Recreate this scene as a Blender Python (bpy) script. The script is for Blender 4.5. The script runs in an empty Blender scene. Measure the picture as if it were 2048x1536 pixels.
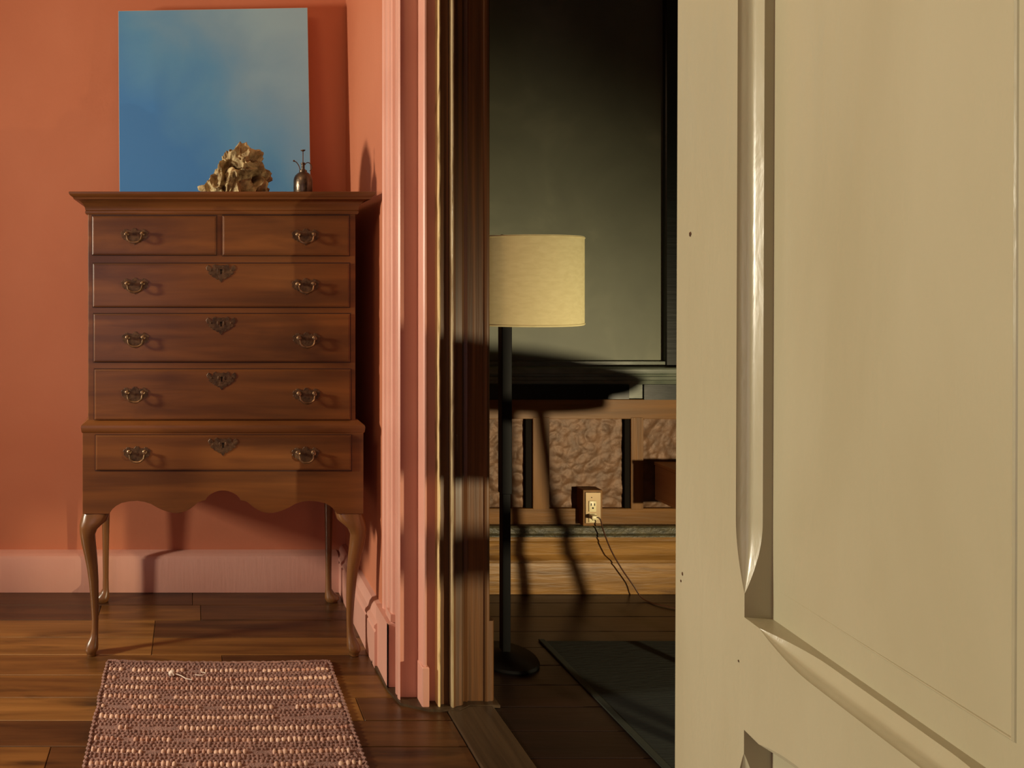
import bpy, bmesh, math, random
from mathutils import Vector, noise
random.seed(7)
S = bpy.context.scene
PI = math.pi
C = bpy.data.collections.new('scene'); S.collection.children.link(C)
F = 1480.0; CX = 385.0; CY = 565.0; EYE = 1.272          # focal length in px, vanishing point, eye height

# ------------------------------------------------------------------ camera
cd = bpy.data.cameras.new('camera'); cam = bpy.data.objects.new('camera', cd); C.objects.link(cam)
cam.location = (0, 0, EYE); cam.rotation_euler = (PI/2, 0, 0)
cd.sensor_width = 36; cd.lens = F/2048*36
cd.shift_x = (1024-CX)/2048; cd.shift_y = (CY-768)/2048
cd.clip_start = 0.02; S.camera = cam
# ------------------------------------------------------------------ exposure, world, lights
S.view_settings.view_transform = 'Standard'; S.view_settings.look = 'None'
S.view_settings.gamma = 1; S.view_settings.use_curve_mapping = False
S.view_settings.exposure = 0.0
W = bpy.data.worlds.new('world'); S.world = W; W.use_nodes = True
W.node_tree.nodes['Background'].inputs[0].default_value = (0.9, 0.75, 0.6, 1)
W.node_tree.nodes['Background'].inputs[1].default_value = 0.02

def light(name, kind, loc, target, energy, color, **kw):
    d = bpy.data.lights.new(name, kind); d.energy = energy; d.color = color
    for k, v in kw.items(): setattr(d, k, v)
    o = bpy.data.objects.new(name, d); C.objects.link(o); o.location = loc
    o.rotation_euler = (Vector(target)-Vector(loc)).to_track_quat('-Z', 'Y').to_euler()
    return o
light('window_light', 'AREA', (-3.30, 1.60, 1.60), (.5, 1.9, 1.40), 142, (1.0, .90, .71), shape='RECTANGLE', size=.26, size_y=.36)
light('upper_glow', 'AREA', (-1.0, .9, 2.8), (-.1, 2.6, 1.6), 10, (1.0, .64, .36), shape='DISK', size=.7)
light('study_light', 'SPOT', (2.6, .4, .46), (1.20, 3.0, .50), 285, (1.0, .82, .50), spot_size=math.radians(68), spot_blend=1.0, shadow_soft_size=.03)
light('added_cool_fill', 'AREA', (-.9, -1.45, 1.0), (.1, 2.5, .6), 5, (.92, .84, 1.0), shape='RECTANGLE', size=1.2, size_y=1.2)  # added cool fill low behind the camera, not a known source

# ------------------------------------------------------------------ helpers
def lin(c):
    return tuple(((v/255)/12.92 if v/255 <= .04045 else ((v/255+.055)/1.055)**2.4) for v in c)
def WX(px, Y): return (px-CX)*Y/F
def WZ(py, Y): return EYE-(py-CY)*Y/F
def nbm(): return bmesh.new()
def obj(name, bm, m, parent=None, smooth=False):
    me = bpy.data.meshes.new(name)
    if parent is not None and parent.type == 'EMPTY' or parent is not None:
        p = parent; off = Vector((0, 0, 0))
        while p is not None: off += p.location; p = p.parent
        for v in bm.verts: v.co -= off
    bmesh.ops.recalc_face_normals(bm, faces=bm.faces[:])
    bm.to_mesh(me); bm.free()
    if smooth:
        for p in me.polygons: p.use_smooth = True
        try: me.set_sharp_from_angle(angle=math.radians(smooth if smooth is not True else 40))
        except Exception: pass
    me.materials.append(m)
    o = bpy.data.objects.new(name, me); C.objects.link(o)
    if parent is not None: o.parent = parent
    return o
def tag(o, label=None, cat=None, group=None, kind=None):
    if label: o['label'] = label
    if cat: o['category'] = cat
    if group: o['group'] = group
    if kind: o['kind'] = kind
    return o
def empty(name, loc): 
    o = bpy.data.objects.new(name, None); C.objects.link(o); o.location = loc; o.empty_display_size = .05; return o
def box(bm, x0, x1, y0, y1, z0, z1, bev=0, seg=1):
    vs = [bm.verts.new((x, y, z)) for x in (x0, x1) for y in (y0, y1) for z in (z0, z1)]
    q = [(0,1,3,2),(4,6,7,5),(0,4,5,1),(2,3,7,6),(0,2,6,4),(1,5,7,3)]
    fs = [bm.faces.new([vs[i] for i in f]) for f in q]
    if bev:
        es = set(e for f in fs for e in f.edges)
        bmesh.ops.bevel(bm, geom=list(es), offset=bev, segments=seg, affect='EDGES', profile=.5)
    return vs
def prism(bm, pts, a0, a1, axis='y', bev=0, seg=2):
    """outline extruded along an axis; pts are the other two coordinates in order"""
    def mk(p, a):
        return {'y': (p[0], a, p[1]), 'z': (p[0], p[1], a), 'x': (a, p[0], p[1])}[axis]
    A = [bm.verts.new(mk(p, a0)) for p in pts]; B = [bm.verts.new(mk(p, a1)) for p in pts]
    n = len(pts); f0 = bm.faces.new(A); f1 = bm.faces.new(B[::-1])
    for i in range(n): bm.faces.new((A[i], A[(i+1) % n], B[(i+1) % n], B[i]))
    if bev: bmesh.ops.bevel(bm, geom=list(f0.edges), offset=bev, segments=seg, affect='EDGES')
def rings(bm, rs, cap=True):
    vs = [[bm.verts.new(p) for p in r] for r in rs]; n = len(rs[0])
    for a, b in zip(vs, vs[1:]):
        for i in range(n): bm.faces.new((a[i], a[(i+1) % n], b[(i+1) % n], b[i]))
    if cap: bm.faces.new(vs[0][::-1]); bm.faces.new(vs[-1])
def lathe(bm, x, y, prof, n=32):
    rings(bm, [[(x+r*math.cos(2*PI*i/n), y+r*math.sin(2*PI*i/n), z) for i in range(n)] for r, z in prof])
def tube(bm, pts, rad, n=8):
    P = [Vector(p) for p in pts]; rs = []
    up = None
    for i, p in enumerate(P):
        t = (P[min(i+1, len(P)-1)]-P[max(i-1, 0)]).normalized()
        if up is None:
            up = Vector((0, 0, 1)) if abs(t.z) < .9 else Vector((1, 0, 0))
        u = t.cross(up).normalized(); v = u.cross(t).normalized(); up = v
        r = rad[i] if isinstance(rad, (list, tuple)) else rad
        rs.append([tuple(p+u*r*math.cos(2*PI*k/n)+v*r*math.sin(2*PI*k/n)) for k in range(n)])
    rings(bm, rs)
def spline(pts, n=8):
    out = []
    P = [Vector(p) for p in pts]
    for i in range(len(P)-1):
        p0 = P[max(i-1, 0)]; p1 = P[i]; p2 = P[i+1]; p3 = P[min(i+2, len(P)-1)]
        for k in range(n):
            t = k/n
            out.append(.5*((2*p1)+(p2-p0)*t+(2*p0-5*p1+4*p2-p3)*t*t+(3*p1-p0-3*p2+p3)*t**3))
    out.append(P[-1]); return out

# ------------------------------------------------------------------ materials
def mat(name, c1, c2=None, rough=.5, scale=(4, 4, 4), bump=0, bscale=None, metal=0, spec=.5, detail=4, coat=0, lo=.35, hi=.65, dist=.4, c3=None, s3=9, sheen=0):
    m = bpy.data.materials.new(name); m.use_nodes = True
    nt = m.node_tree; b = nt.nodes['Principled BSDF']; N = nt.nodes.new; L = nt.links.new
    b.inputs['Roughness'].default_value = rough; b.inputs['Metallic'].default_value = metal
    b.inputs['Specular IOR Level'].default_value = spec; b.inputs['Coat Weight'].default_value = coat; b.inputs['Coat Roughness'].default_value = .25
    b.inputs['Sheen Weight'].default_value = sheen
    b.inputs['Base Color'].default_value = (*lin(c1), 1)
    tc = N('ShaderNodeTexCoord')
    def ns(sc, det=detail, di=dist):
        mp = N('ShaderNodeMapping'); mp.inputs['Scale'].default_value = sc
        L(tc.outputs['Object'], mp.inputs['Vector'])
        t = N('ShaderNodeTexNoise'); t.inputs['Scale'].default_value = 1; t.inputs['Detail'].default_value = det
        t.inputs['Distortion'].default_value = di; L(mp.outputs[0], t.inputs['Vector']); return t
    if c2:
        t = ns(scale); r = N('ShaderNodeValToRGB')
        r.color_ramp.elements[0].position = lo; r.color_ramp.elements[1].position = hi
        r.color_ramp.elements[0].color = (*lin(c1), 1); r.color_ramp.elements[1].color = (*lin(c2), 1)
        L(t.outputs[0], r.inputs[0]); out = r.outputs[0]
        if c3:
            t3 = ns((s3,)*3 if not isinstance(s3, tuple) else s3); r3 = N('ShaderNodeValToRGB')
            r3.color_ramp.elements[0].position = .55; r3.color_ramp.elements[1].position = .72
            L(t3.outputs[0], r3.inputs[0]); mx = N('ShaderNodeMix'); mx.data_type = 'RGBA'
            L(r3.outputs[0], mx.inputs[0]); L(out, mx.inputs[6]); mx.inputs[7].default_value = (*lin(c3), 1); out = mx.outputs[2]
        L(out, b.inputs['Base Color'])
    if bump:
        t2 = ns(bscale or scale, 5); bp = N('ShaderNodeBump'); bp.inputs['Strength'].default_value = bump
        bp.inputs['Distance'].default_value = .01; L(t2.outputs[0], bp.inputs['Height']); L(bp.outputs[0], b.inputs['Normal'])
    return m
M = {}
M['salmon'] = mat('salmon_paint', (198, 124, 92), (192, 117, 85), .55, (2, 2, 2), .05, (60, 60, 60))
M['pink'] = mat('pink_gloss_paint', (216, 162, 144), (208, 152, 134), .38, (3, 3, 3), .08, (70, 70, 8))
M['jambpaint'] = M['pink']
M['chip'] = mat('worn_cream_edge', (215, 190, 140), (120, 85, 50), .4, (60, 60, 9), .3, (90, 90, 30), lo=.55, hi=.75)
M['jambwood'] = mat('jamb_varnished_wood', (72, 47, 24), (108, 70, 35), .44, (60, 60, 1.2), .1, (120, 120, 3), coat=.2)
M['hb'] = mat('cherry_wood', (92, 54, 25), (124, 76, 35), .36, (1.6, 10, 22), .04, (6, 60, 90), coat=.25, detail=6, c3=(76, 42, 20), s3=(2, 6, 7))
M['hbleg'] = mat('cherry_wood_upright', (102, 66, 33), (128, 84, 44), .36, (20, 20, 2), .04, (60, 60, 6), coat=.3)
M['hbdark'] = mat('painted_gap_shadow', (60, 28, 14), None, .6)
M['brass'] = mat('aged_brass', (158, 130, 100), (110, 86, 62), .34, (60, 60, 60), .1, (90, 90, 90), metal=.85)
M['brassdark'] = mat('dull_dark_brass', (104, 78, 54), (66, 46, 32), .45, (60, 60, 60), .15, (120, 120, 120), metal=.35)
M['pewter'] = mat('tarnished_grey_brass', (112, 98, 82), (76, 64, 54), .32, (50, 50, 50), .1, (90, 90, 90), metal=.8)
M['rock'] = mat('driftwood_root', (196, 178, 132), (120, 98, 62), .8, (26, 26, 26), .5, (120, 120, 120), c3=(78, 56, 34), s3=34)
M['edge'] = mat('white_canvas_edge', (214, 208, 196), None, .8)
M['lampblack'] = mat('black_painted_wood', (9, 9, 9), (13, 13, 12), .6, (9, 9, 9), spec=.2)
M['shade'] = mat('cream_linen_shade', (222, 212, 164), (214, 203, 154), .85, (30, 30, 90), .06, (300, 300, 300))
M['darkwall'] = mat('dark_green_plaster', (92, 96, 78), (104, 108, 88), .55, (3, 3, 3), .12, (9, 9, 9), c3=(118, 120, 98), s3=3)
M['darktrim'] = mat('black_green_gloss_trim', (20, 22, 20), (26, 30, 26), .3, (9, 9, 9), .1, (5, 5, 60))
M['railpaint'] = mat('grey_green_gloss_rail', (92, 100, 88), (112, 118, 104), .3, (12, 12, 40), .15, (5, 5, 60))
M['wain'] = mat('golden_oak_wainscot', (96, 64, 25), (126, 84, 34), .45, (2, 20, 26), .1, (6, 40, 80), spec=.22, detail=5)
M['wainv'] = mat('golden_oak_upright', (100, 66, 26), (128, 86, 35), .45, (30, 20, 2), .1, (80, 40, 6), spec=.22)
M['basewood'] = mat('worn_yellow_baseboard', (116, 82, 38), (150, 110, 56), .42, (2.5, 20, 30), .25, (8, 40, 90), spec=.3, detail=6, c3=(96, 66, 32), s3=(4, 9, 22))
M['copper'] = mat('copper_embossed_panel', (84, 58, 36), (108, 76, 50), .48, (20, 20, 20), .12, (60, 60, 60), metal=.15, spec=.3)
M['ledge'] = mat('rough_dark_ledge', (52, 50, 36), (84, 76, 52), .5, (20, 20, 60), .6, (50, 50, 50))
M['plate'] = mat('bronze_cover_plate', (150, 128, 96), None, .4, metal=.5)
M['ivory'] = mat('ivory_plastic', (226, 214, 170), None, .4)
M['black'] = mat('dark_slot', (20, 15, 11), None, .8, spec=.1)
M['cord'] = mat('brown_cord', (70, 40, 22), None, .5)
M['boxbrown'] = mat('brown_box_wood', (196, 152, 108), (206, 164, 118), .5, (10, 3, 20))
M['greenrug'] = mat('dark_green_rug', (15, 22, 17), (20, 27, 21), .9, (4, 90, 4), .4, (20, 200, 20))
M['rugbase'] = mat('brown_rug_weave', (174, 130, 116), (142, 102, 90), .95, (60, 60, 60), .8, (260, 260, 260), sheen=.2)
M['ruglight'] = mat('cream_rug_tufts', (232, 196, 172), (188, 140, 120), .95, (9, 22, 9), .3, (300, 300, 300), lo=.4, hi=.62)
M['lint'] = mat('white_lint', (235, 220, 205), None, .95)
M['door'] = mat('beige_door_paint', (174, 169, 141), (165, 159, 130), .28, (5, 5, 1.5), .16, (28, 28, 7), detail=6)
M['ceiling'] = mat('ceiling_plaster', (196, 170, 140), None, .9)
M['white'] = mat('white_window_paint', (220, 216, 205), None, .5)
planks = []
for i, (a, b) in enumerate([((118, 80, 40), (84, 54, 26)), ((150, 106, 54), (112, 76, 36)), ((96, 62, 32), (68, 42, 22)), ((132, 90, 44), (96, 62, 30)), ((82, 50, 27), (60, 36, 20))]):  # last, darkest tone is floor shade put into the colour
    planks.append(mat('plank_stain_and_shade', a, b, .33, (1.8, 26, 8), .06, (8, 90, 40), coat=.15, detail=6, c3=tuple(int(v*.6) for v in b), s3=(2.5, 14, 4)))
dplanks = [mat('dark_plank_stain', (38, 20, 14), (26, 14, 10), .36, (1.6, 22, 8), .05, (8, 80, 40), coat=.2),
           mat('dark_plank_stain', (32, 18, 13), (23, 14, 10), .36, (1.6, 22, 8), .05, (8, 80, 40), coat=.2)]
threshold_m = mat('threshold_wood', (58, 44, 30), (76, 60, 42), .4, (40, 2, 20), .1, (60, 4, 60))

def canvas_mat():
    m = bpy.data.materials.new('blue_cloud_painting'); m.use_nodes = True
    nt = m.node_tree; b = nt.nodes['Principled BSDF']; N = nt.nodes.new; L = nt.links.new
    b.inputs['Roughness'].default_value = .6
    tc = N('ShaderNodeTexCoord'); sp = N('ShaderNodeSeparateXYZ'); L(tc.outputs['Object'], sp.inputs[0])
    # diagonal gradient in the painting itself: u = .9*x + .8*z
    a = N('ShaderNodeMath'); a.operation = 'MULTIPLY'; L(sp.outputs[0], a.inputs[0]); a.inputs[1].default_value = .75
    c = N('ShaderNodeMath'); c.operation = 'MULTIPLY_ADD'; L(sp.outputs[2], c.inputs[0]); c.inputs[1].default_value = .62; L(a.outputs[0], c.inputs[2])
    t = N('ShaderNodeTexNoise'); t.inputs['Scale'].default_value = 2.6; t.inputs['Detail'].default_value = 5; t.inputs['Distortion'].default_value = .3
    L(tc.outputs['Object'], t.inputs['Vector'])
    d = N('ShaderNodeMath'); d.operation = 'MULTIPLY_ADD'; L(t.outputs[0], d.inputs[0]); d.inputs[1].default_value = .62; L(c.outputs[0], d.inputs[2])
    r = N('ShaderNodeValToRGB'); L(d.outputs[0], r.inputs[0]); e = r.color_ramp.elements
    e[0].position = .34; e[0].color = (*lin((62, 134, 206)), 1); e[1].position = .98; e[1].color = (*lin((146, 192, 214)), 1)
    x = e.new(.56); x.color = (*lin((88, 156, 208)), 1)
    x = e.new(.76); x.color = (*lin((124, 172, 204)), 1)
    L(r.outputs[0], b.inputs['Base Color'])
    t2 = N('ShaderNodeTexNoise'); t2.inputs['Scale'].default_value = 260; L(tc.outputs['Object'], t2.inputs['Vector'])
    bp = N('ShaderNodeBump'); bp.inputs['Strength'].default_value = .08; L(t2.outputs[0], bp.inputs['Height']); L(bp.outputs[0], b.inputs['Normal'])
    return m
M['canvas'] = canvas_mat()

# ------------------------------------------------------------------ room shell
WXR = .64            # salmon face of the partition
WYB = 3.09           # salmon back wall
DYB = 3.06           # study back wall
def struct(name, bm, m, smooth=False):
    o = obj(name, bm, m, None, smooth); o['kind'] = 'structure'; return o
bm = nbm(); box(bm, -2.9, .66, WYB, WYB+.15, 0, 2.95); struct('wall_back', bm, M['salmon'])
bm = nbm(); box(bm, -2.9, -2.75, -1.6, 1.0, 0, 2.95); box(bm, -2.9, -2.75, 1.92, WYB, 0, 2.95); box(bm, -2.9, -2.75, 1.0, 1.92, 0, .95); box(bm, -2.9, -2.75, 1.0, 1.92, 2.2, 2.95)
struct('wall_left', bm, M['salmon'])
bm = nbm(); box(bm, WXR, .87, 2.262, WYB, 0, 2.95); struct('wall_right', bm, M['salmon'])
bm = nbm(); box(bm, WXR, .9, -1.6, -.12, 0, 2.95); box(bm, WXR, .9, -.12, 2.262, 2.45, 2.95); struct('wall_right.001', bm, M['salmon'])
bm = nbm(); box(bm, -2.9, 4.2, -1.75, -1.6, 0, 2.95); struct('wall_front', bm, M['salmon'])
bm = nbm(); box(bm, -2.9, 4.2, -1.75, 3.25, 2.95, 3.05); struct('ceiling', bm, M['ceiling'])
bm = nbm(); box(bm, 4.0, 4.2, -1.6, 3.2, 0, 2.95); struct('wall_study', bm, M['darkwall'])
w = empty('window_1', (-2.8, 1.4, .95)); w['kind'] = 'structure'
bm = nbm()
for a in (1.0, 1.88): box(bm, -2.86, -2.78, a, a+.04, .95, 2.2)
for a in (.95, 2.16): box(bm, -2.86, -2.78, 1.04, 1.88, a, a+.04)
obj('window_frame', bm, M['white'], w)
bm = nbm(); box(bm, -2.8, -2.69, .95, 1.85, .92, .95, .004); obj('window_sill', bm, M['white'], w)

# floor with planks
fl = empty('floor', (0, 0, 0)); fl['kind'] = 'structure'
bm = nbm(); box(bm, -2.9, 4.2, -1.75, 3.25, -.08, -.022); obj('subfloor', bm, M['black'], fl)
ys = [3.09]; cuts = [2.79, 2.655, 2.53, 2.40, 2.27, 2.15, 2.03]
ys += [2.92]+cuts
while ys[-1] > -1.5: ys.append(ys[-1]-.124)
special = {0: ([-2.74, -.0, .755], [4, 2]), 1: ([-2.74, -.36, .032, .755], [4, 3, 2]), 2: ([-2.74, -.14, .755], [1, 2]),  # darkest tone on the left back rows paints the shadow on the floor
           3: ([-2.74, -.14, .755], [1, 3]), 4: ([-2.74, .10, .755], [3, 2]), 5: ([-2.74, .755], [3]), 6: ([-2.74, .5, .755], [1, 2])}
for i in range(len(ys)-1):
    y1, y0 = ys[i]-.0012, ys[i+1]+.0012
    if i in special: xs, ms = special[i]
    else:
        xs = [-2.74]; 
        while xs[-1] < .3: xs.append(min(xs[-1]+random.uniform(.9, 1.9), .755))
        if xs[-1] < .755: xs.append(.755)
        ms = [random.choice([0, 1, 3, 3, 2]) for _ in xs]
    for k in range(len(xs)-1):
        bm = nbm(); dz = random.uniform(-.0012, 0)
        box(bm, xs[k]+.0008, xs[k+1]-.0008, y0, y1, -.022, dz, .0015)
        o = obj('plank', bm, planks[ms[k]], fl)
        o.location = (0, 0, 0)
bm = nbm(); box(bm, .757, .90, -.12, 2.30, -.022, .006, .004, 2); obj('threshold', bm, threshold_m, fl)
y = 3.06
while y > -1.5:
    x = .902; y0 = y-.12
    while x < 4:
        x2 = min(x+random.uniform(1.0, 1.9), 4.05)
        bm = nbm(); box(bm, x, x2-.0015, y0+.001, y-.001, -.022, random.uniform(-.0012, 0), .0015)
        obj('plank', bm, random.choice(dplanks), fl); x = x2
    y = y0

# baseboards of the salmon room
def baseprof(d):      # (out from wall, z)
    return [(0, 0), (d, 0), (d, .134), (d-.004, .141), (d-.006, .147), (d-.014, .151), (d-.03, .155), (0, .157)]
bm = nbm(); prism(bm, [(WYB-a, z) for a, z in baseprof(.055)], -2.75, .60, 'x'); struct('baseboard_back', bm, M['pink'], 30)
bm = nbm(); prism(bm, [(WXR-a, z) for a, z in [(0, 0), (.04, 0), (.04, .118), (.036, .122), (.036, .128), (.042, .134), (.04, .142), (.03, .15), (.024, .168), (.016, .178), (0, .182)]], 2.44, WYB-.0, 'y'); struct('baseboard_right', bm, M['pink'], 30)

# salmon-side casing and jamb: one plan profile run up the wall
pinkprof = [(.66, 2.44), (.640, 2.44), (.6255, 2.436), (.6225, 2.430), (.6225, 2.424), (.626, 2.418), (.634, 2.414),
            (.634, 2.404), (.626, 2.396), (.623, 2.388), (.6225, 2.378), (.626, 2.368), (.632, 2.364), (.632, 2.350), (.625, 2.344), (.622, 2.334), (.622, 2.322),
            (.626, 2.315), (.637, 2.311), (.637, 2.292), (.628, 2.288), (.625, 2.280), (.625, 2.270), (.631, 2.266), (.631, 2.262), (.625, 2.258), (.624, 2.246), (.629, 2.2405),
            (.6295, 2.256), (.686, 2.256), (.688, 2.226), (.690, 2.214), (.6935, 2.2095), (.698, 2.209), (.7005, 2.213), (.7015, 2.236),
            (.7325, 2.236), (.7325, 2.30), (.66, 2.30)]
t1 = empty('trim_1', (.64, 2.3, 0)); t1['kind'] = 'structure'
bm = nbm(); prism(bm, pinkprof, 0, 2.45, 'z'); obj('casing', bm, M['pink'], t1, 25)
# plinth block at the foot of the casing
plinth = [(.66, 2.46), (.612, 2.46), (.609, 2.456), (.609, 2.30), (.616, 2.285), (.62, 2.262), (.6205, 2.238), (.66, 2.238)]
bm = nbm(); prism(bm, plinth[:4]+[(.609, 2.318), (.614, 2.312), (.66, 2.312)], 0, .205, 'z', .006, 3); obj('plinth_block', bm, M['pink'], t1, 30)
bm = nbm(); prism(bm, [(.66, 2.36), (.6185, 2.36), (.6185, 2.31), (.66, 2.31)], .205, .235, 'z', .006, 3); obj('plinth_block', bm, M['pink'], t1, 30)
bm = nbm(); box(bm, .684, .706, 2.2035, 2.26, 0, .125, .003); obj('plinth_block', bm, M['pink'], t1, 30)
# stained wood part of the jamb
woodprof = [(.7385, 2.212), (.742, 2.2115), (.7425, 2.217), (.752, 2.2185), (.760, 2.2185), (.7665, 2.2175), (.7685, 2.222), (.7715, 2.222),
            (.7725, 2.206), (.775, 2.2015), (.781, 2.2015), (.784, 2.206), (.797, 2.2105), (.806, 2.213), (.811, 2.2175), (.8125, 2.229), (.8185, 2.2335),
            (.8285, 2.2305), (.831, 2.2355), (.8785, 2.2355), (.881, 2.2325), (.888, 2.2315), (.8945, 2.234), (.8985, 2.2385), (.8995, 2.25), (.897, 2.262), (.897, 2.42), (.888, 2.43), (.86, 2.43), (.86, 2.30), (.7385, 2.30)]
t2 = empty('trim_2', (.82, 2.25, 0)); t2['kind'] = 'structure'
bm = nbm(); prism(bm, woodprof, 0, 2.45, 'z'); obj('jamb_moulding', bm, M['jambwood'], t2, 25)
def chip_edge():
    bm = nbm(); n = 120; rs = []
    for i in range(n+1):
        z = 2.45*i/n; j = noise.noise(Vector((0, 0, z*14)))*.0016; k = noise.noise(Vector((5, 0, z*31)))*.0012
        rs.append([(.7325, 2.30, z), (.7325+j*.5, 2.207+k, z), (.7345+j*.4, 2.203+k, z), (.7385+j, 2.205+k, z), (.7395, 2.30, z)])
    rings(bm, rs); return bm
tag(obj('worn_edge', chip_edge(), M['chip'], t2, 40), 'chipped cream painted edge')
bm = nbm()
n = 110; rs = []
for i in range(n+1):
    z = 2.45*i/n; k = noise.noise(Vector((9, 0, z*20)))*.0007
    rs.append([(.7705, 2.24, z), (.7705, 2.203+k, z), (.7728+k, 2.1995+k, z), (.7765+k, 2.1995+k, z), (.777, 2.24, z)])
rings(bm, rs); tag(obj('bead', bm, mat('pale_worn_bead', (176, 158, 122), (110, 84, 52), .35, (60, 60, 6), .2, (90, 90, 20), lo=.5, hi=.75), t2, 40), 'pale worn bead')
bm = nbm(); prism(bm, [(.886, 2.2335), (.907, 2.2355), (.912, 2.241), (.912, 2.44), (.886, 2.44)], 0, .25, 'z', .004, 3); obj('plinth_block', bm, M['jambwood'], t2, 30)
# low dark strip round the jamb foot
bm = nbm(); prism(bm, [(.60, 2.47), (.606, 2.30), (.625, 2.225), (.70, 2.192), (.79, 2.188), (.83, 2.215), (.92, 2.212), (.92, 2.30), (.60, 2.48)], 0, .008, 'z'); obj('floor_strip', bm, threshold_m, t2)

# ------------------------------------------------------------------ study back wall
dw = empty('wall_study_back', (1.6, DYB, 0)); dw['kind'] = 'structure'
Yp = DYB
def P(px0, px1, py0, py1, Y): return WX(px0, Y), WX(px1, Y), WZ(py1, Y), WZ(py0, Y)
bm = nbm(); box(bm, .87, 4.2, DYB, DYB+.19, 0, 2.95); obj('plaster', bm, M['darkwall'], dw)
x0, x1, z0, z1 = P(1332, 1400, 0, 733, 3.035)
bm = nbm(); box(bm, x0, x1+.06, 3.035, DYB, .90, 2.95, .004); obj('upright_trim', bm, M['darktrim'], dw)
zr = WZ(725, 3.03)
bm = nbm(); prism(bm, [(DYB, zr+.004), (3.04, zr+.003), (3.04, zr-.016), (2.995, zr-.018), (2.990, zr-.024), (2.990, zr-.040), (3.00, zr-.046), (3.002, zr-.052), (2.996, zr-.055), (2.994, zr-.066), (3.008, zr-.072), (3.012, zr-.080), (3.02, zr-.09), (3.02, zr-.145), (DYB, zr-.145)], .88, 4.0, 'x')
obj('chair_rail', bm, M['railpaint'], dw, 30)
bm = nbm(); box(bm, .88, WX(1262, 3.0), 3.012, 3.03, zr-.147, zr-.088); box(bm, WX(1292, 3.0), 4, 3.012, 3.03, zr-.150, zr-.088)
obj('fascia', bm, M['darktrim'], dw)
Yw = 3.035      # face of wainscot frame
def wbox(name, px0, px1, py0, py1, yf, m, bev=.0012, X0=None, X1=None):
    a, b, c, d = P(px0, px1, py0, py1, yf); bm = nbm(); box(bm, X0 if X0 else a, X1 if X1 else b, yf, DYB, c, d, bev, 1)
    return obj(name, bm, m, dw)
wbox('top_rail', 900, 1400, 799, 838, Yw, M['wain'], .0015, .88, 4.0)
wbox('bottom_rail', 900, 1400, 1017, 1052, Yw, M['wain'], .0015, .88, 4.0)
for a, b in ((1066, 1099), (1262, 1287), (1480, 1515), (1700, 1735), (1920, 1955), (2120, 2150)):
    wbox('stile', a, b, 835, 1019, Yw-.001, M['wainv'])
def embossed(px0, px1, py0, py1, seed):
    a, b, c, d = P(px0, px1, py0, py1, 3.05); nx = max(12, int((b-a)/.005)); nz = int((d-c)/.005)
    bm = nbm(); g = []
    for j in range(nz+1):
        row = []
        for i in range(nx+1):
            x = a+(b-a)*i/nx; z = c+(d-c)*j/nz
            p = Vector((x*20+seed+z*6, z*24-x*10, seed)); h = abs(noise.noise(p))*.006+abs(noise.noise(p*2.3))*.002
            row.append(bm.verts.new((x, 3.056-h, z)))
        g.append(row)
    for j in range(nz):
        for i in range(nx): bm.faces.new((g[j][i], g[j][i+1], g[j+1][i+1], g[j+1][i]))
    return obj('embossed_panel', bm, M['copper'], dw, 60)
for k, (a, b) in enumerate(((920, 1066), (1099, 1262), (1287, 1480), (1515, 1700), (1735, 1920), (1955, 2120))): embossed(a, b, 832, 1020, k*7.3)
for a, b in ((1051, 1064), (1249, 1261)):
    wbox('panel_bead', a, b, 838, 1017, 3.040, M['black'], .002)
# ledge + stepped baseboard
z_l0, z_l1 = WZ(1077, 3.0), WZ(1054, 3.0)
bs = nbm(); prism(bs, [(DYB, z_l1), (3.012, z_l1), (3.006, z_l1-.006), (3.006, z_l0+.018), (3.014, z_l0+.006), (3.014, z_l0), (DYB, z_l0)], .88, 4.0, 'x'); obj('ledge', bs, M['ledge'], dw, 30)
zb = lambda py: WZ(py, 3.02)
bs = nbm(); prism(bs, [(DYB, z_l0), (3.020, z_l0), (3.020, zb(1082)), (3.026, zb(1086)), (3.030, zb(1112)), (3.020, zb(1118)), (3.016, zb(1120)), (3.016, zb(1125)), (3.022, zb(1127)), (3.018, zb(1133)), (3.018, zb(1184)), (3.018, 0), (DYB, 0)], .88, 4.0, 'x')
obj('baseboard', bs, M['basewood'], dw, 30)

# ------------------------------------------------------------------ outlet, cord
ot = empty('wall_outlet', (WX(1178, 3.01), 3.035, WZ(1015, 3.01)))
tag(ot, 'small wooden outlet box with bronze plate and ivory socket, low on panelled wall', 'outlet')
a, b, c, d = P(1166, 1205, 980, 1052, 3.0); bm = nbm(); box(bm, a, b, 3.0, 3.05, c, d, .002, 2); obj('mounting_box', bm, M['wainv'], ot)
a, b, c, d = P(1171, 1202, 985, 1047, 2.996); bm = nbm(); box(bm, a, b, 2.996, 3.0, c, d, .0015, 2); obj('cover_plate', bm, M['plate'], ot)
def socket(py0, py1):
    a, b, c, d = P(1178, 1193, py0, py1, 2.993); bm = nbm(); box(bm, a, b, 2.992, 2.997, c, d, .003, 2); so = obj('socket', bm, M['ivory'], ot, 30)
    mx, mz = (a+b)/2, (c+d)/2+.003; bm = nbm()
    box(bm, mx-.0085, mx-.0055, 2.9912, 2.993, mz, mz+.010); box(bm, mx+.0055, mx+.0085, 2.9912, 2.993, mz, mz+.010)
    prism(bm, [(mx+.0035*math.cos(t*PI/5), mz-.009+.0035*math.sin(t*PI/5)) for t in range(10)], 2.9912, 2.993, 'y'); obj('slots', bm, M['black'], so)
socket(1002, 1024); socket(1027, 1045)
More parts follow.
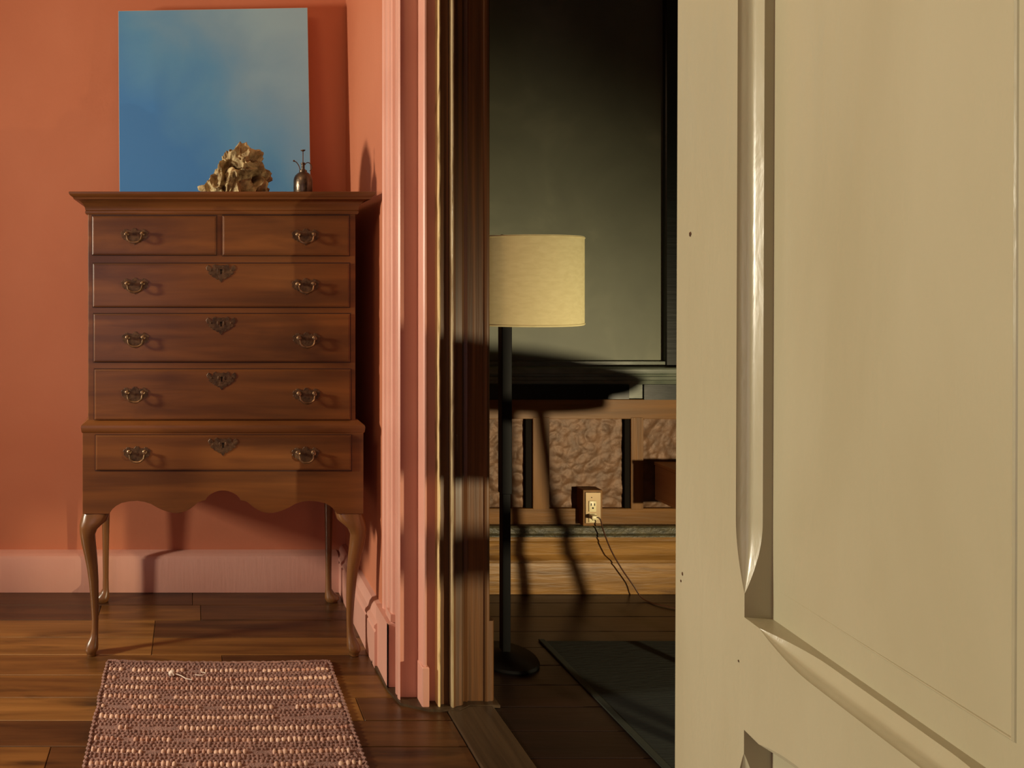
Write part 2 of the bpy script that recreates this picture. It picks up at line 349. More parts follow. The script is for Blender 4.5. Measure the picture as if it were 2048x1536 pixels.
bm = nbm(); prism(bm, [((WX(1184, 2.99)+.0017)+.0022*math.cos(t*PI/4), WZ(995, 2.995)+.0022*math.sin(t*PI/4)) for t in range(8)], 2.9945, 2.9965, 'y'); obj('screw', bm, M['brassdark'], ot)
cdm = empty('power_cord', (WX(1190, 2.98), 2.98, 0)); tag(cdm, 'thin brown power cord hanging from the outlet down to the floor', 'cord')
bm = nbm(); px, pz = WX(1187, 2.98), WZ(1034, 2.98); box(bm, px-.013, px+.013, 2.966, 2.9915, pz-.008, pz+.008, .004, 2); obj('plug', bm, M['ivory'], cdm, 30)
pts = spline([(WX(1190, 2.97), 2.970, WZ(1035, 2.97)), (WX(1200, 2.965), 2.965, WZ(1038, 2.965)), (WX(1207, 2.97), 2.97, WZ(1062, 2.97)), (WX(1222, 2.98), 2.98, WZ(1100, 2.98)), (WX(1243, 2.985), 2.985, WZ(1137, 2.985)),
              (WX(1266, 2.985), 2.985, WZ(1170, 2.985)), (WX(1284, 2.97), 2.96, .006), (WX(1330, 2.90), 2.90, .004), (WX(1450, 2.8), 2.8, .004)], 6)
bm = nbm(); tube(bm, pts, .0028, 8); obj('cable', bm, M['cord'], cdm, True)

# wall box at the right
wb = empty('wall_shelf_box', (2.15, 3.0, .38)); tag(wb, 'plain brown box shelf fixed low on the panelled wall beside the door edge', 'shelf')
bm = nbm(); box(bm, 1.905, 2.45, 2.70, 3.05, .378, .392, .002); obj('bottom_board', bm, M['boxbrown'], wb)
bm = nbm(); box(bm, 1.905, 1.923, 2.70, 3.05, .392, .520, .002); obj('side_board', bm, M['boxbrown'], wb)
bm = nbm(); box(bm, 2.432, 2.45, 2.70, 3.05, .392, .520, .002); obj('side_board', bm, M['boxbrown'], wb)
bm = nbm(); box(bm, 1.902, 2.453, 2.70, 3.05, .520, .534, .002); obj('top_board', bm, M['boxbrown'], wb)
bm = nbm(); box(bm, 1.923, 2.432, 2.698, 2.712, .392, .520, .002); obj('front_board', bm, M['boxbrown'], wb)

# ------------------------------------------------------------------ floor lamp
LX, LY = WX(1010, 2.5), 2.5
lp = empty('floor_lamp', (LX, LY, 0)); tag(lp, 'black floor lamp with a cream drum shade behind the wooden door jamb', 'lamp')
zt, zbm = WZ(478, 2.5), WZ(646, 2.5)
bm = nbm(); n = 64
for r0, r1 in ((.238, .2365),):
    rs = []
    prof = [(r0, zbm), (r0, zt), (r1-.0015, zt), (r1-.0015, zbm)]
    vs = [[bm.verts.new((LX+r*math.cos(2*PI*i/n), LY+r*math.sin(2*PI*i/n), z)) for i in range(n)] for r, z in prof]
    for a, b in zip(vs, vs[1:]+vs[:1]):
        for i in range(n): bm.faces.new((a[i], a[(i+1) % n], b[(i+1) % n], b[i]))
shade = obj('lamp_shade', bm, M['shade'], lp, 40)
for z in (zt-.004, zbm+.004):
    bm = nbm(); tube(bm, [(LX+.2385*math.cos(2*PI*i/48), LY+.2385*math.sin(2*PI*i/48), z) for i in range(49)], .0022, 6); obj('shade_trim', bm, M['shade'], shade, True)
bm = nbm()
for k in range(3): tube(bm, [(LX, LY, zt-.02), (LX+.236*math.cos(k*2.1+.3), LY+.236*math.sin(k*2.1+.3), zt-.006)], .002, 6)
obj('spider', bm, M['lampblack'], shade)
bm = nbm(); box(bm, LX-.017, LX+.017, LY-.017, LY+.017, .56, zbm+.03, .002); box(bm, LX-.014, LX+.014, LY-.014, LY+.014, .03, .57, .002); obj('pole', bm, M['lampblack'], lp)
bm = nbm(); lathe(bm, LX, LY, [(.001, 0), (.105, 0), (.107, .005), (.103, .012), (.05, .018), (.02, .026)], 40); obj('base', bm, M['lampblack'], lp, 40)
bm = nbm(); tube(bm, [(LX-.01, LY, zbm+.02), (LX-.01, LY, zt+.004)], .004, 8); lathe(bm, LX-.01, LY, [(.004, zt), (.013, zt+.002), (.014, zt+.008), (.006, zt+.014), (.001, zt+.016)], 16); obj('finial', bm, M['lampblack'], lp, 40)
bm = nbm(); lathe(bm, LX-.01, LY, [(.008, zbm+.03), (.012, zbm+.05), (.03, zbm+.10), (.028, zbm+.125), (.001, zbm+.145)], 20); obj('bulb', bm, M['ivory'], lp, 40)

# green rug in the study
gr = empty('study_rug', (2.0, 1.7, 0)); tag(gr, 'dark green woven rug on the dark study floorboards', 'rug')
bm = nbm(); box(bm, 1.235, 2.9, .7, 2.62, .0, .004, .002, 2); obj('woven_field', bm, M['greenrug'], gr)
bm = nbm(); box(bm, 1.228, 1.250, .69, 2.63, .0, .006, .002, 2); tag(obj('binding', bm, mat('olive_binding', (34, 38, 26), None, .9), gr), 'olive edge binding')

# table and chair behind the door, in the study (they throw the shadows seen on wall and jamb)
tb = empty('round_table', (1.86, 1.86, 0)); tag(tb, 'small round wooden table in the study behind the open door', 'table')
bm = nbm(); lathe(bm, 1.86, 1.86, [(.001, .68), (.29, .68), (.30, .688), (.30, .698), (.29, .705), (.001, .705)], 48); obj('tabletop', bm, M['jambwood'], tb, 40)
bm = nbm(); lathe(bm, 1.86, 1.86, [(.001, .63), (.23, .63), (.23, .68), (.001, .68)], 40); obj('apron', bm, M['jambwood'], tb, 40)
for k in range(3):
    a = k*2*PI/3+1.83; bm = nbm(); tube(bm, spline([(1.86+.10*math.cos(a), 1.86+.10*math.sin(a), .64), (1.86+.16*math.cos(a), 1.86+.16*math.sin(a), .34), (1.86+.29*math.cos(a), 1.86+.29*math.sin(a), .006)], 6), .016, 8); obj('leg', bm, M['jambwood'], tb, True)
ch = empty('side_chair', (1.70, 1.32, 0)); tag(ch, 'low-backed wooden chair in the study behind the open door', 'chair')
import mathutils
ux, uy = .705, .709      # chair width direction
def chp(u, v): return (1.70+u*ux-v*uy*1.0, 1.32+u*uy+v*ux)
def cbox(name, u0, u1, v0, v1, z0, z1):
    bm = nbm(); prism(bm, [chp(u0, v0), chp(u1, v0), chp(u1, v1), chp(u0, v1)], z0, z1, 'z', .006, 2); obj(name, bm, M['jambwood'], ch, 30)
cbox('seat', -.22, .22, -.18, .18, .415, .485)
cbox('backrest', -.20, .20, .155, .180, .575, .822)
for u in (-.20, .165): cbox('back_post', u, u+.035, .15, .185, .485, .83)
for u in (-.20, .165):
    for v in (-.17, .14): cbox('leg', u, u+.03, v, v+.03, 0, .43)

tb.location.z = .0055; ch.location.z = .0055      # both stand on the study rug
# ------------------------------------------------------------------ door leaf
DX0, DK = .5, .1317
cn = math.sqrt(1+DK*DK)
dorg = Vector((DX0+DK*.957, .957, 0)); du = Vector((-DK/cn, -1/cn, 0)); dn = Vector((1/cn, -DK/cn, 0))   # along leaf to the hinge; into the leaf
dr = empty('door_1', (dorg.x, dorg.y, 0)); dr['kind'] = 'structure'
lean = math.radians(.22)
def DP(s, t, z): 
    p = dorg+du*s+dn*t; return (p.x+(z-1.2)*math.tan(lean), p.y, z)
DW, DH, TH = .90, 2.12, .042
SX = [(.146, .480), (.580, .754)]; SZ = [(.12, .781), (.9045, 1.98)]
CH, RD = .0165, .028
PROF = [(1, 0), (.985, .2), (.93, .3), (.86, .5), (.78, .66), (.68, .75), (.5, .82), (.3, .895), (.1, .965), (0, 1)]
dm = nbm(); vc = {}
def V(s, t, z):
    k = (round(s, 5), round(t, 5), round(z, 5))
    if k not in vc: vc[k] = dm.verts.new(DP(s, t, z))
    return vc[k]
def quad(a, b, c, d):
    L = []
    for v in (a, b, c, d):
        if v not in L: L.append(v)
    if len(L) > 2:
        try: dm.faces.new(L)
        except ValueError: pass
sx = [0]+[v for a, b in SX for v in (a-CH, b+CH)]+[DW]; sz = [0]+[v for a, b in SZ for v in (a-CH, b+CH)]+[DH]
for i in range(len(sx)-1):
    for j in range(len(sz)-1):
        if i % 2 == 1 and j % 2 == 1: continue
        quad(V(sx[i], 0, sz[j]), V(sx[i+1], 0, sz[j]), V(sx[i+1], 0, sz[j+1]), V(sx[i], 0, sz[j+1]))
def kk(dist, l0=.026, l1=.105):
    x = min(max((dist-l0)/(l1-l0), 0), 1); return math.sin(x*PI/2)**.9 if x > 0 else 0
for a, b in SX:
    for c, d in SZ:
        for side in range(4):
            lo, hi = ((c, d) if side < 2 else (a, b)); ln = hi-lo
            ds = [0, .02]+[.026+.079*(i/22)**1.6 for i in range(23)]; ds = ds+[ln/2]+[ln-x for x in ds[::-1]]
            rows = []
            for q in ds:
                k = kk(min(q, ln-q)); pts = [(CH, 0)]+[(o*k*CH, t*k*.018) for o, t in PROF]+[(0, RD)]
                row = []
                for o, t in pts:
                    if side == 0: row.append(V(a-o, t, lo+q))
                    elif side == 1: row.append(V(b+o, t, lo+q))
                    elif side == 2: row.append(V(lo+q, t, c-o))
                    else: row.append(V(lo+q, t, d+o))
                rows.append(row)
            for r0, r1 in zip(rows, rows[1:]):
                for i in range(len(r0)-1): quad(r0[i], r0[i+1], r1[i+1], r1[i])
        for (s0, s1) in ((a-CH, a), (b, b+CH)):
            for (z0, z1) in ((c-CH, c), (d, d+CH)): quad(V(s0, 0, z0), V(s1, 0, z0), V(s1, 0, z1), V(s0, 0, z1))
# back and edges
E = lambda s, z: V(s, TH, z)
quad(E(0, 0), E(DW, 0), E(DW, DH), E(0, DH))
for (s0, z0, s1, z1) in ((0, 0, DW, 0), (0, DH, DW, DH), (0, 0, 0, DH), (DW, 0, DW, DH)):
    dm.faces.new([dm.verts.new(DP(s0, 0, z0)), dm.verts.new(DP(s1, 0, z1)), dm.verts.new(DP(s1, TH, z1)), dm.verts.new(DP(s0, TH, z0))])
obj('stiles_and_rails', dm, M['door'], dr, 32)
for i, (a, b) in enumerate(SX):
    for j, (c, d) in enumerate(SZ):
        bm = nbm()
        # flat margin, small V groove, flat field
        g = []
        m1, m2 = (.030, .066)
        def rect(off_s0, off_s1, off_z, t): return [(a+off_s0, t, c+off_z), (b-off_s1, t, c+off_z), (b-off_s1, t, d-off_z), (a+off_s0, t, d-off_z)]
        R_ = [rect(-.002, -.002, -.002, RD), rect(.004, .0600, .0330, RD), rect(.005, .0607, .0334, RD-.0009), rect(.006, .0620, .0342, RD-.0016), rect(.007, .0633, .0350, RD-.0009), rect(.008, .0640, .0354, RD+.0004), rect(.009, .0652, .0360, RD+.0004)]
        R_ = [[(p[0], RD if (q > 0 and k in (0, 3)) else p[1], p[2]) for k, p in enumerate(rr)] for q, rr in enumerate(R_)]
        if True:
            vs = [[bm.verts.new(DP(*p)) for p in r] for r in R_]
            for A, B in zip(vs, vs[1:]):
                for k in range(4): bm.faces.new((A[k], A[(k+1) % 4], B[(k+1) % 4], B[k]))
            bm.faces.new(vs[-1])
        obj('panel', bm, M['door'], dr)
def doorspot(px, py, r, t=-.0004):
    d_ = F*DX0/(px-580.); s = (.957-d_)*cn; z = WZ(py, d_); bm = nbm(); n = 10
    bm.faces.new([bm.verts.new(DP(s+r*math.cos(2*PI*k/n)*random.uniform(.6, 1.1), t, z+r*math.sin(2*PI*k/n)*random.uniform(.7, 1.4))) for k in range(n)])
    obj('nail_hole', bm, M['brassdark'], dr)
for a in ((1380, 468, .0028), (1367, 1148, .002), (1364, 1162, .0016), (1480, 1322, .0012)): doorspot(*a)
for z in (.3, 1.8):
    bm = nbm(); p = dorg+du*DW; tube(bm, [(p.x-.004, p.y-.004, z), (p.x-.004, p.y-.004, z+.1)], .007, 10); obj('hinge', bm, M['brassdark'], dr, True)

# ------------------------------------------------------------------ highboy
HF = 2.50                        # front of the lower case
UF = 2.515                       # front of the upper case
BK = 2.985
hb = empty('highboy', (.10, 2.74, 0)); tag(hb, 'tall cherry-brown chest of drawers on curved legs with aged brass handles', 'chest of drawers')
ux0, ux1 = WX(176, UF), WX(711, UF); lx0, lx1 = WX(165, HF), WX(727, HF)
zu0, zu1 = WZ(846, UF), WZ(424, UF)
bm = nbm(); box(bm, ux0, ux1, UF, BK, zu0-.01, zu1+.02, .002); obj('upper_case', bm, M['hb'], hb)
# cornice (mitred profile on three sides)
def moulding(bm, x0, x1, yf, yb, prof, top=True):
    rs = [[(x0-o, yb, z), (x0-o, yf-o, z), (x1+o, yf-o, z), (x1+o, yb, z)] for o, z in prof]
    rings(bm, rs)
ztop = WZ(383, UF-.055)
zc = zu1-.004
def mix(a, b, t): return a+(b-a)*t
prof = [(.000, zc-.004), (.006, zc-.004), (.0085, zc), (.0085, zc+.006), (.006, zc+.008)]
for t in [0, .15, .3, .45, .6, .75, .9, 1]:
    prof.append((.008+.030*(1-math.cos(t*PI/2)), mix(zc+.010, ztop-.024, math.sin(t*PI/2)**1.15)))
prof += [(.042, ztop-.024), (.044, ztop-.018), (.050, ztop-.014), (.054, ztop-.010), (.056, ztop-.006), (.056, ztop-.001), (.054, ztop)]
bm = nbm(); moulding(bm, ux0, ux1, UF, BK, prof); obj('cornice', bm, M['hb'], hb, 35)
bm = nbm(); moulding(bm, lx0, lx1, HF, BK, [(.0, WZ(866, HF)), (.003, WZ(864, HF)), (.004, WZ(860, HF)), (.005, WZ(854, HF)), (.003, WZ(850, HF)), (-.006, WZ(846, HF)), (-.016, WZ(841, HF))]); obj('waist_moulding', bm, M['hb'], hb, 35)
# lower case sides/back and scalloped apron front
za = lambda py: WZ(py, HF)
bm = nbm(); box(bm, lx0, lx0+.02, HF+.02, BK, za(1028), za(864), .001); box(bm, lx1-.02, lx1, HF+.02, BK, za(1028), za(864), .001); box(bm, lx0+.02, lx1-.02, BK-.015, BK, za(960), za(864)); obj('lower_case', bm, M['hb'], hb)
ap = [(218, 1028), (224, 1018), (232, 1011), (243, 1006), (258, 1002), (275, 1001), (289, 1003), (302, 1008), (314, 1015), (325, 1020), (337, 1024), (349, 1026), (360, 1026), (370, 1023), (380, 1018), (388, 1012), (395, 1005), (400, 1002), (411, 1001), (413, 995), (419, 989), (428, 984), (437, 981), (446, 980)]
ap = ap+[(892-x, y) for x, y in ap[-2::-1]]
out = [(165, 864), (165, 1028)]+ap+[(727, 1028), (727, 864)]
bm = nbm(); prism(bm, [(WX(x, HF), WZ(y, HF)) for x, y in out], HF, HF+.022, 'y', .0012, 1); obj('apron', bm, M['hb'], hb)
# legs
def cab_leg(right):
    # (py, left contour px, right contour px) for the front-left leg
    ct = [(1026, 165, 219), (1034, 162, 217), (1044, 158.5, 214), (1052, 157.5, 203), (1060, 157.5, 194), (1072, 158.5, 189), (1090, 161, 190), (1115, 166, 192), (1142, 171, 193.5), (1170, 174.5, 194.5), (1209, 178, 194.5), (1248, 180.5, 194), (1270, 180, 193.5), (1283, 177, 193.5), (1291, 172, 194), (1299, 168, 194.5), (1306, 167, 194), (1311, 169, 191), (1314, 170.5, 190), (1317.8, 171, 189.5)]
    bm = nbm(); rs = []; n = 20
    for i, (py, a, b) in enumerate(ct):
        z = max(WZ(py, HF), 0)
        if right: a, b = 892-b, 892-a
        x0, x1 = WX(a, HF), WX(b, HF); cx = (x0+x1)/2; h = (x1-x0)/2
        # depth: mirror of the outward sweep, towards the room
        ol, orr = (WX(ct[i][1], HF)-WX(165, HF)), (WX(ct[i][2], HF)-WX(165, HF))
        yc = HF+.004+(ol+orr)/2
        p = 4.0 if py < 1036 else (3.0 if py < 1064 else 2.3)
        ring = []
        for k in range(n):
            t = 2*PI*k/n; c_, s_ = math.cos(t), math.sin(t)
            ring.append((cx+h*math.copysign(abs(c_)**(2/p), c_), yc+h*math.copysign(abs(s_)**(2/p), s_), z))
        rs.append(ring)
    rings(bm, rs); obj('leg', bm, M['hbleg'], hb, 50)
cab_leg(False); cab_leg(True)
for sgn, px in ((-1, 211.5), (1, 657)):
    Y = 2.955; x = WX(px, Y); bm = nbm(); rs = []
    for z, r, o in [(za(1000), .021, 0), (za(1040), .021, 0), (.40, .0175, 0), (.30, .0150, 0), (.2, .0130, 0), (.1, .0118, 0), (.05, .0125, .0), (.035, .018, .004*sgn), (.022, .027, .012*sgn), (.012, .029, .014*sgn), (.004, .024, .013*sgn), (0, .022, .013*sgn)]:
        rs.append([(x+o+r*math.cos(2*PI*k/16), Y+r*math.sin(2*PI*k/16)*.9, z) for k in range(16)])
    rings(bm, rs); obj('leg', bm, M['hbleg'], hb, 50)
# drawers with batwing hardware
half = [(0, -17), (3, -13), (7, -11), (10, -12), (12, -8), (16, -9), (18, -5), (22, -6), (24, -2), (27, 0), (25, 4), (28, 7), (25, 11), (22, 10), (21, 14), (16, 15), (13, 11), (10, 13), (7, 10), (5, 14), (2, 17), (0, 15)]
plate_o = half+[(-x, y) for x, y in half[-2:0:-1]]
def hardware(drw, px, py, yf):
    s = yf/F; cx, cz = WX(px, yf), WZ(py, yf)
    bm = nbm(); prism(bm, [(cx+x*s, cz+y*s) for x, y in plate_o], yf-.0022, yf+.001, 'y', .0008, 1)
    obj('backplate', bm, M['brassdark'], drw)
    bm = nbm(); w = 15.5*s
    for q in (-1, 1):
        rs = [(.0075, 0), (.0078, .002), (.005, .004), (.0045, .009), (.0065, .012), (.006, .016), (.002, .018)]
        rings(bm, [[(cx+q*w+r*math.cos(2*PI*k/12), yf-.002-h, cz+5*s+r*math.sin(2*PI*k/12)) for k in range(12)] for r, h in rs])
    pts = [(cx-w, yf-.014, cz+5*s), (cx-w+.002, yf-.017, cz-1*s), (cx-w*.82, yf-.019, cz-7*s), (cx-w*.45, yf-.020, cz-11.5*s), (cx, yf-.021, cz-12.5*s), (cx+w*.45, yf-.020, cz-11.5*s), (cx+w*.82, yf-.019, cz-7*s), (cx+w-.002, yf-.017, cz-1*s), (cx+w, yf-.014, cz+5*s)]
    P_ = spline(pts, 3); m_ = len(P_)-1
    tube(bm, P_, [.0022+.0016*math.sin(PI*i/m_)**2 for i in range(m_+1)], 8)
    obj('bail_handle', bm, M['brass'], drw, 40)
esc_half = [(0, -20), (4, -15), (3, -11), (8, -14), (12, -11), (10, -7), (15, -10), (19, -7), (17, -3), (22, -5), (26, -1), (23, 3), (28, 4), (30, 10), (26, 15), (21, 12), (20, 7), (16, 9), (17, 14), (12, 17), (8, 13), (5, 15), (0, 14)]
def escutcheon(drw, px, py, yf):
    s = yf/F; cx, cz = WX(px, yf), WZ(py, yf)
    o = esc_half+[(-x, y) for x, y in esc_half[-2:0:-1]]
    bm = nbm(); prism(bm, [(cx+x*s, cz+y*s) for x, y in o], yf-.0022, yf+.001, 'y', .0008, 1)
    for q, r in ((-6, 2.4), (6, 2.4), (-20, 2), (20, 2)):
        z = cz+(4 if abs(q) < 10 else 4)*s
        rings(bm, [[(cx+q*s+rr*s*math.cos(2*PI*k/8), yf-.002-h, z+rr*s*math.sin(2*PI*k/8)*1.9*(1 if abs(q) < 10 else .5)) for k in range(8)] for rr, h in ((r, 0), (r*.8, .0015), (r*.2, .0022))])
    obj('escutcheon', bm, M['brassdark'], drw, 40)
    bm = nbm(); pts = [(cx+2.2*s*math.cos(t*PI/6), cz+5*s+2.2*s*math.sin(t*PI/6)) for t in range(-2, 9)]+[(cx-1.4*s, cz-3*s), (cx+1.4*s, cz-3*s)]
    prism(bm, pts, yf-.0028, yf-.001, 'y'); obj('keyhole', bm, M['black'], drw)
def drawer(x0, x1, y0, y1, caseY, hw, esc=None):
    yf = caseY-.009
    a, b, c, d = P(x0, x1, y0, y1, yf); bm = nbm()
    rs = []
    for o, y in ((-.0, caseY+.02), (0, caseY-.002), (0, caseY-.004), (.001, caseY-.0065), (.003, caseY-.0075), (.0045, caseY-.0075), (.0055, yf)):
        rs.append([(a+o, y, c+o), (b-o, y, c+o), (b-o, y, d-o), (a+o, y, d-o)])
    rings(bm, rs); dw_ = obj('drawer', bm, M['hb'], hb)
    for px, py in hw: hardware(dw_, px, py, yf)
    if esc: escutcheon(dw_, esc[0], esc[1], yf)
    return dw_
drawer(184, 433, 432, 510, UF, [(269, 473)])
drawer(445, 699, 431, 511, UF, [(611, 474)])
drawer(185.5, 699.5, 527, 614, UF, [(270, 572), (611, 573)], (442, 545))
drawer(187, 700.5, 628, 724, UF, [(271, 680), (613, 681)], (442, 650))
drawer(188.5, 702, 739, 840, UF, [(270, 790), (613, 792)], (443, 760))
drawer(191, 703, 871, 941, HF, [(274, 909), (611, 910)], (446, 892))
# thin dark plates round the drawers, gap shadow painted as colour
bm = nbm()
for x0, x1, y0, y1, Y in ((184, 433, 432, 510, UF), (445, 699, 431, 511, UF), (185.5, 699.5, 527, 614, UF), (187, 700.5, 628, 724, UF), (188.5, 702, 739, 840, UF), (191, 703, 871, 941, HF)):
    a, b, c, d = P(x0-1.0, x1+1.0, y0-2.2, y1+1.6, Y-.0006); box(bm, a, b, Y-.0006, Y+.004, c, d)
tag(obj('drawer_gap_shade', bm, M['hbdark'], hb), 'dark plates painting the shade around the drawer fronts')

# ------------------------------------------------------------------ things on the highboy
TZ = ztop
cv = empty('canvas_painting', (WX(430, 2.96), 2.95, TZ)); tag(cv, 'unframed square canvas painted blue with pale clouds, leaning above the chest', 'painting')
yb_, yt_ = 2.925, 3.005
xa0, xa1 = WX(239, yb_), WX(622, yb_); xb0, xb1 = WX(236.5, yt_), WX(615, yt_)
zL, zR = WZ(22, yt_), WZ(15.5, yt_)
def slab(bm, y_off0, y_off1, ins=0):
    A = [(xa0+ins, yb_+y_off0, TZ+ins), (xa1-ins, yb_+y_off0, TZ+ins), (xb1-ins, yt_+y_off0, zR-ins), (xb0+ins, yt_+y_off0, zL-ins)]
    B = [(p[0], p[1]+y_off1-y_off0, p[2]) for p in A]; rings(bm, [A, B])
bm = nbm(); slab(bm, 0, .038); obj('stretcher_edge', bm, M['edge'], cv)
bm = nbm(); slab(bm, -.0012, .0004, .0012); obj('painted_face', bm, M['canvas'], cv)

def driftwood():
    bm = nbm(); bmesh.ops.create_icosphere(bm, subdivisions=7, radius=1)
    # right half silhouettes of the lump measured above the chest top, (x, height) in m
    sil = [(-.135, .0), (-.133, .022), (-.128, .030), (-.118, .044), (-.112, .062), (-.095, .078), (-.088, .100), (-.066, .108), (-.052, .128), (-.036, .145), (-.012, .163), (.006, .176), (.022, .170), (.036, .158), (.05, .152), (.07, .155), (.078, .130), (.083, .106), (.096, .088), (.104, .06), (.106, .03), (.104, .0)]
    def top(x):
        for (xa, za_), (xb, zb_) in zip(sil, sil[1:]):
            if xa <= x <= xb and xb > xa: return za_+(zb_-za_)*(x-xa)/(xb-xa)
        return .0
    for v in bm.verts:
        n_ = v.co.normalized()
        x = n_.x*.118-.012; zr_ = max(n_.z, -.15)
        h = top(max(min(x*1.03, .103), -.134))
        rad = math.sqrt(max(1-n_.x**2, 0))
        zz = h*max(n_.z, 0)/max(rad, .05) if rad > .05 else h*.5
        zz = max(zz, 0) if n_.z > 0 else 0
        p = Vector((x, n_.y*.075*(.6+.4*rad), zz))
        q = p*Vector((1, 1, .75)).length if False else Vector((p.x*26, p.y*26, p.z*17))
        wv = Vector((noise.noise(q*.6+Vector((3, 1, 7))), noise.noise(q*.6+Vector((9, 4, 2))), noise.noise(q*.6)))*1.3
        r1 = 1-abs(noise.noise(q+wv))*2.6; r2 = 1-abs(noise.noise(q*2.2+wv*1.4+Vector((5, 5, 5))))*2.4
        cav = min(max(noise.noise(q*.9+wv*.7+Vector((11, 2, 3))), 0), 1)
        dsp = .015*r1+.007*r2-.085*cav**1.1
        nn = Vector((n_.x*.5, n_.y*1.4, max(n_.z, 0)*.55)); nn.normalize()
        p += nn*dsp
        p.z = max(p.z, 0)
        v.co = p
    for v in bm.verts: v.co += Vector((WX(477, 2.60), 2.60, TZ))
    o = obj('driftwood', bm, M['rock'], None, 50)
    return o
tag(driftwood(), 'gnarled beige driftwood root in front of the blue painting on the chest', 'driftwood')

mx, my = WX(606, 2.54), 2.54
ms = empty('plant_mister', (mx, my, TZ)); tag(ms, 'small aged brass plant mister with a plunger pump on the chest top', 'mister')
def zz(py): return WZ(py, 2.54)
bm = nbm(); lathe(bm, mx, my, [(.001, TZ), (.031, TZ), (.0325, TZ+.003), (.0325, zz(368)), (.0325, zz(362)), (.031, zz(356)), (.027, zz(351)), (.020, zz(347)), (.012, zz(344)), (.0085, zz(342)), (.0085, zz(339)), (.001, zz(339))], 40); obj('body', bm, M['pewter'], ms, 35)
bm = nbm(); lathe(bm, mx, my, [(.001, zz(345)), (.0135, zz(345)), (.0135, zz(341)), (.0095, zz(340)), (.006, zz(339)), (.006, zz(329)), (.0075, zz(328)), (.0075, zz(326)), (.004, zz(325)), (.001, zz(325))], 24); obj('collar', bm, M['pewter'], ms, 35)
bm = nbm(); tube(bm, [(mx, my, zz(326)), (mx, my, zz(302))], .0016, 8); lathe(bm, mx, my, [(.001, zz(303)), (.004, zz(302.5)), (.0085, zz(301)), (.0085, zz(300)), (.001, zz(300))], 20); obj('plunger', bm, M['brassdark'], ms, 35)
bm = nbm(); tube(bm, spline([(mx-.010, my, zz(340)), (mx-.014, my, zz(332)), (mx-.022, my, zz(325)), (mx-.029, my, zz(322.5)), (mx-.034, my, zz(321))], 5), [.0016]*15+[.0022, .0030, .0036, .0038, .0030, .002], 8); obj('nozzle', bm, M['brassdark'], ms, True)
bm = nbm(); tube(bm, spline([(mx+.006, my, zz(330)), (mx+.013, my, zz(325.5)), (mx+.022, my, zz(326)), (mx+.029, my, zz(332)), (mx+.029, my, zz(338)), (mx+.023, my, zz(342))], 5), .0015, 8); obj('thumb_loop', bm, M['brassdark'], ms, True)

# ------------------------------------------------------------------ woven rug
rg = empty('woven_rug', (.09, 1.75, 0)); tag(rg, 'brown flat-woven rug with rows of pale bobbles in front of the chest', 'rug')
RX0, RX1, RY0, RY1 = -.283, .455, 1.02, 2.475
bm = nbm(); nx, ny = 60, 90; g = []
def edgew(y): return noise.noise(Vector((y*17, 3, 0)))*.004
def ry(x, y): 
    t = (y-RY0)/(RY1-RY0); return y-.012*math.sin(PI*(x-RX0)/(RX1-RX0))*t + noise.noise(Vector((x*9, 0, 5)))*.003*t
for j in range(ny+1):
    row = []
    for i in range(nx+1):
        y = RY0+(RY1-RY0)*j/ny; x = RX0+(RX1-RX0)*i/nx; z = .006+noise.noise(Vector((x*50, y*50, 1)))*.0015
        if i in (0, nx): x += edgew(y+i); z = .0015
        if j in (0, ny): z = .0015
        row.append(bm.verts.new((x, ry(x, y), z)))
    g.append(row)
for j in range(ny):
    for i in range(nx): bm.faces.new((g[j][i], g[j][i+1], g[j+1][i+1], g[j+1][i]))
bot = [g[0][i] for i in range(nx+1)]
obj('weave', bm, M['rugbase'], rg, 60)
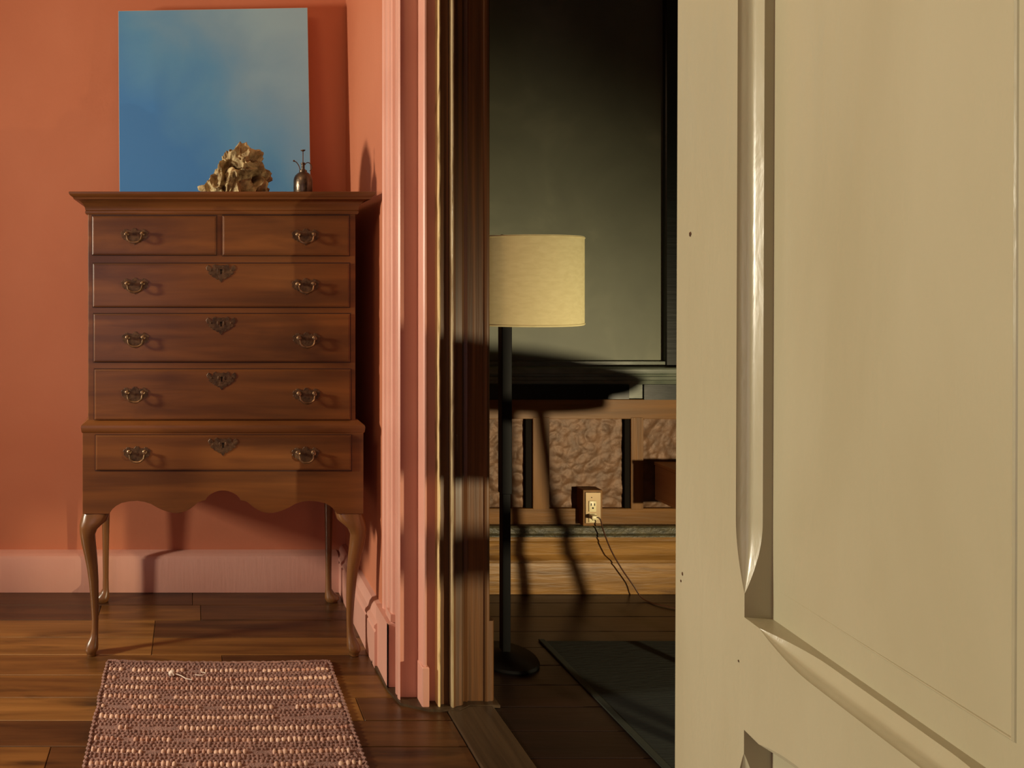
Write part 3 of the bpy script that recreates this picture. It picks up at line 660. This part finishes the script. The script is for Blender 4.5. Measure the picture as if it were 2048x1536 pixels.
def bumps(rows, dens, rx, ry_, rz, seed, skip):
    bm = nbm(); rnd = random.Random(seed)
    for (y, jit) in rows:
        n = dens; 
        for i in range(n):
            if noise.noise(Vector((i*.16, y*60, seed))) > skip: continue
            x = RX0+.008+(RX1-RX0-.016)*(i+.5)/n+rnd.uniform(-.002, .002)+(.006*math.sin(y*900) if dens > 50 else 0); yy = ry(x, y)+rnd.uniform(-jit, jit)
            a, b, c = rx*rnd.uniform(.75, 1.15), ry_*rnd.uniform(.8, 1.15), rz*rnd.uniform(.7, 1.15)
            R0 = [[(x+a*r*math.cos(2*PI*k/7), yy+b*r*math.sin(2*PI*k/7), .0045+c*h) for k in range(7)] for r, h in ((1, 0), (.95, .45), (.6, .85))]
            vs = [[bm.verts.new(p) for p in r] for r in R0]
            for A, B in zip(vs, vs[1:]):
                for k in range(7): bm.faces.new((A[k], A[(k+1) % 7], B[(k+1) % 7], B[k]))
            tp = bm.verts.new((x, yy, .0045+c))
            for k in range(7): bm.faces.new((vs[2][k], vs[2][(k+1) % 7], tp))
    return bm
lr = []; br = []
y = RY1-.055; 
while y > RY0: lr.append((y, .0012)); br += [(y+.0150, .002), (y+.0275, .002), (y+.040, .002)]; y -= .0525
o = obj('pale_tufts', bumps(lr, 46, .0068, .0076, .0110, 3, .27), M['ruglight'], rg, 60); tag(o, 'rows of pale cream bobbles', kind='stuff')
o = obj('brown_tufts', bumps(br, 58, .0060, .0062, .0066, 8, 2), M['rugbase'], rg, 60); tag(o, kind='stuff')
bm = nbm()
for xx in (RX0, RX1):
    pts = []; y = RY0
    k = 0
    while y < RY1: 
        pts.append((xx+edgew(y+(0 if xx < 0 else nx))+(.003 if k % 2 else -.003), ry(xx, y), .006+(.002 if k % 2 else 0))); y += .009; k += 1
    tube(bm, pts, .0042, 6)
pts = []; x = RX0
while x < RX1: pts.append((x, ry(x, RY1)+random.uniform(-.003, .003), .006)); x += .008
tube(bm, pts, .0045, 6); obj('selvedge', bm, M['rugbase'], rg, True)
lt = empty('lint_tuft', (WX(345, 2.385), 2.385, .010)); tag(lt, 'small white lint tuft with loose thread lying on the rug', 'lint')
bm = nbm(); bmesh.ops.create_icosphere(bm, subdivisions=3, radius=.010)
for v in bm.verts: v.co = v.co*(1+noise.noise(v.co*180)*.5); v.co.z = max(v.co.z, -.006); v.co += Vector((WX(344, 2.375), 2.375, .018))
obj('fluff', bm, M['lint'], lt, 60)
bm = nbm(); tube(bm, spline([(WX(350, 2.37), 2.372, .018), (WX(362, 2.36), 2.362, .017), (WX(371, 2.345), 2.345, .018), (WX(384, 2.34), 2.338, .0165)], 5), .0016, 6)
tube(bm, spline([(WX(390, 2.37), 2.37, .016), (WX(404, 2.36), 2.365, .017), (WX(411, 2.38), 2.378, .017), (WX(402, 2.385), 2.385, .0165)], 5), .0014, 6); obj('thread', bm, M['lint'], lt, True)
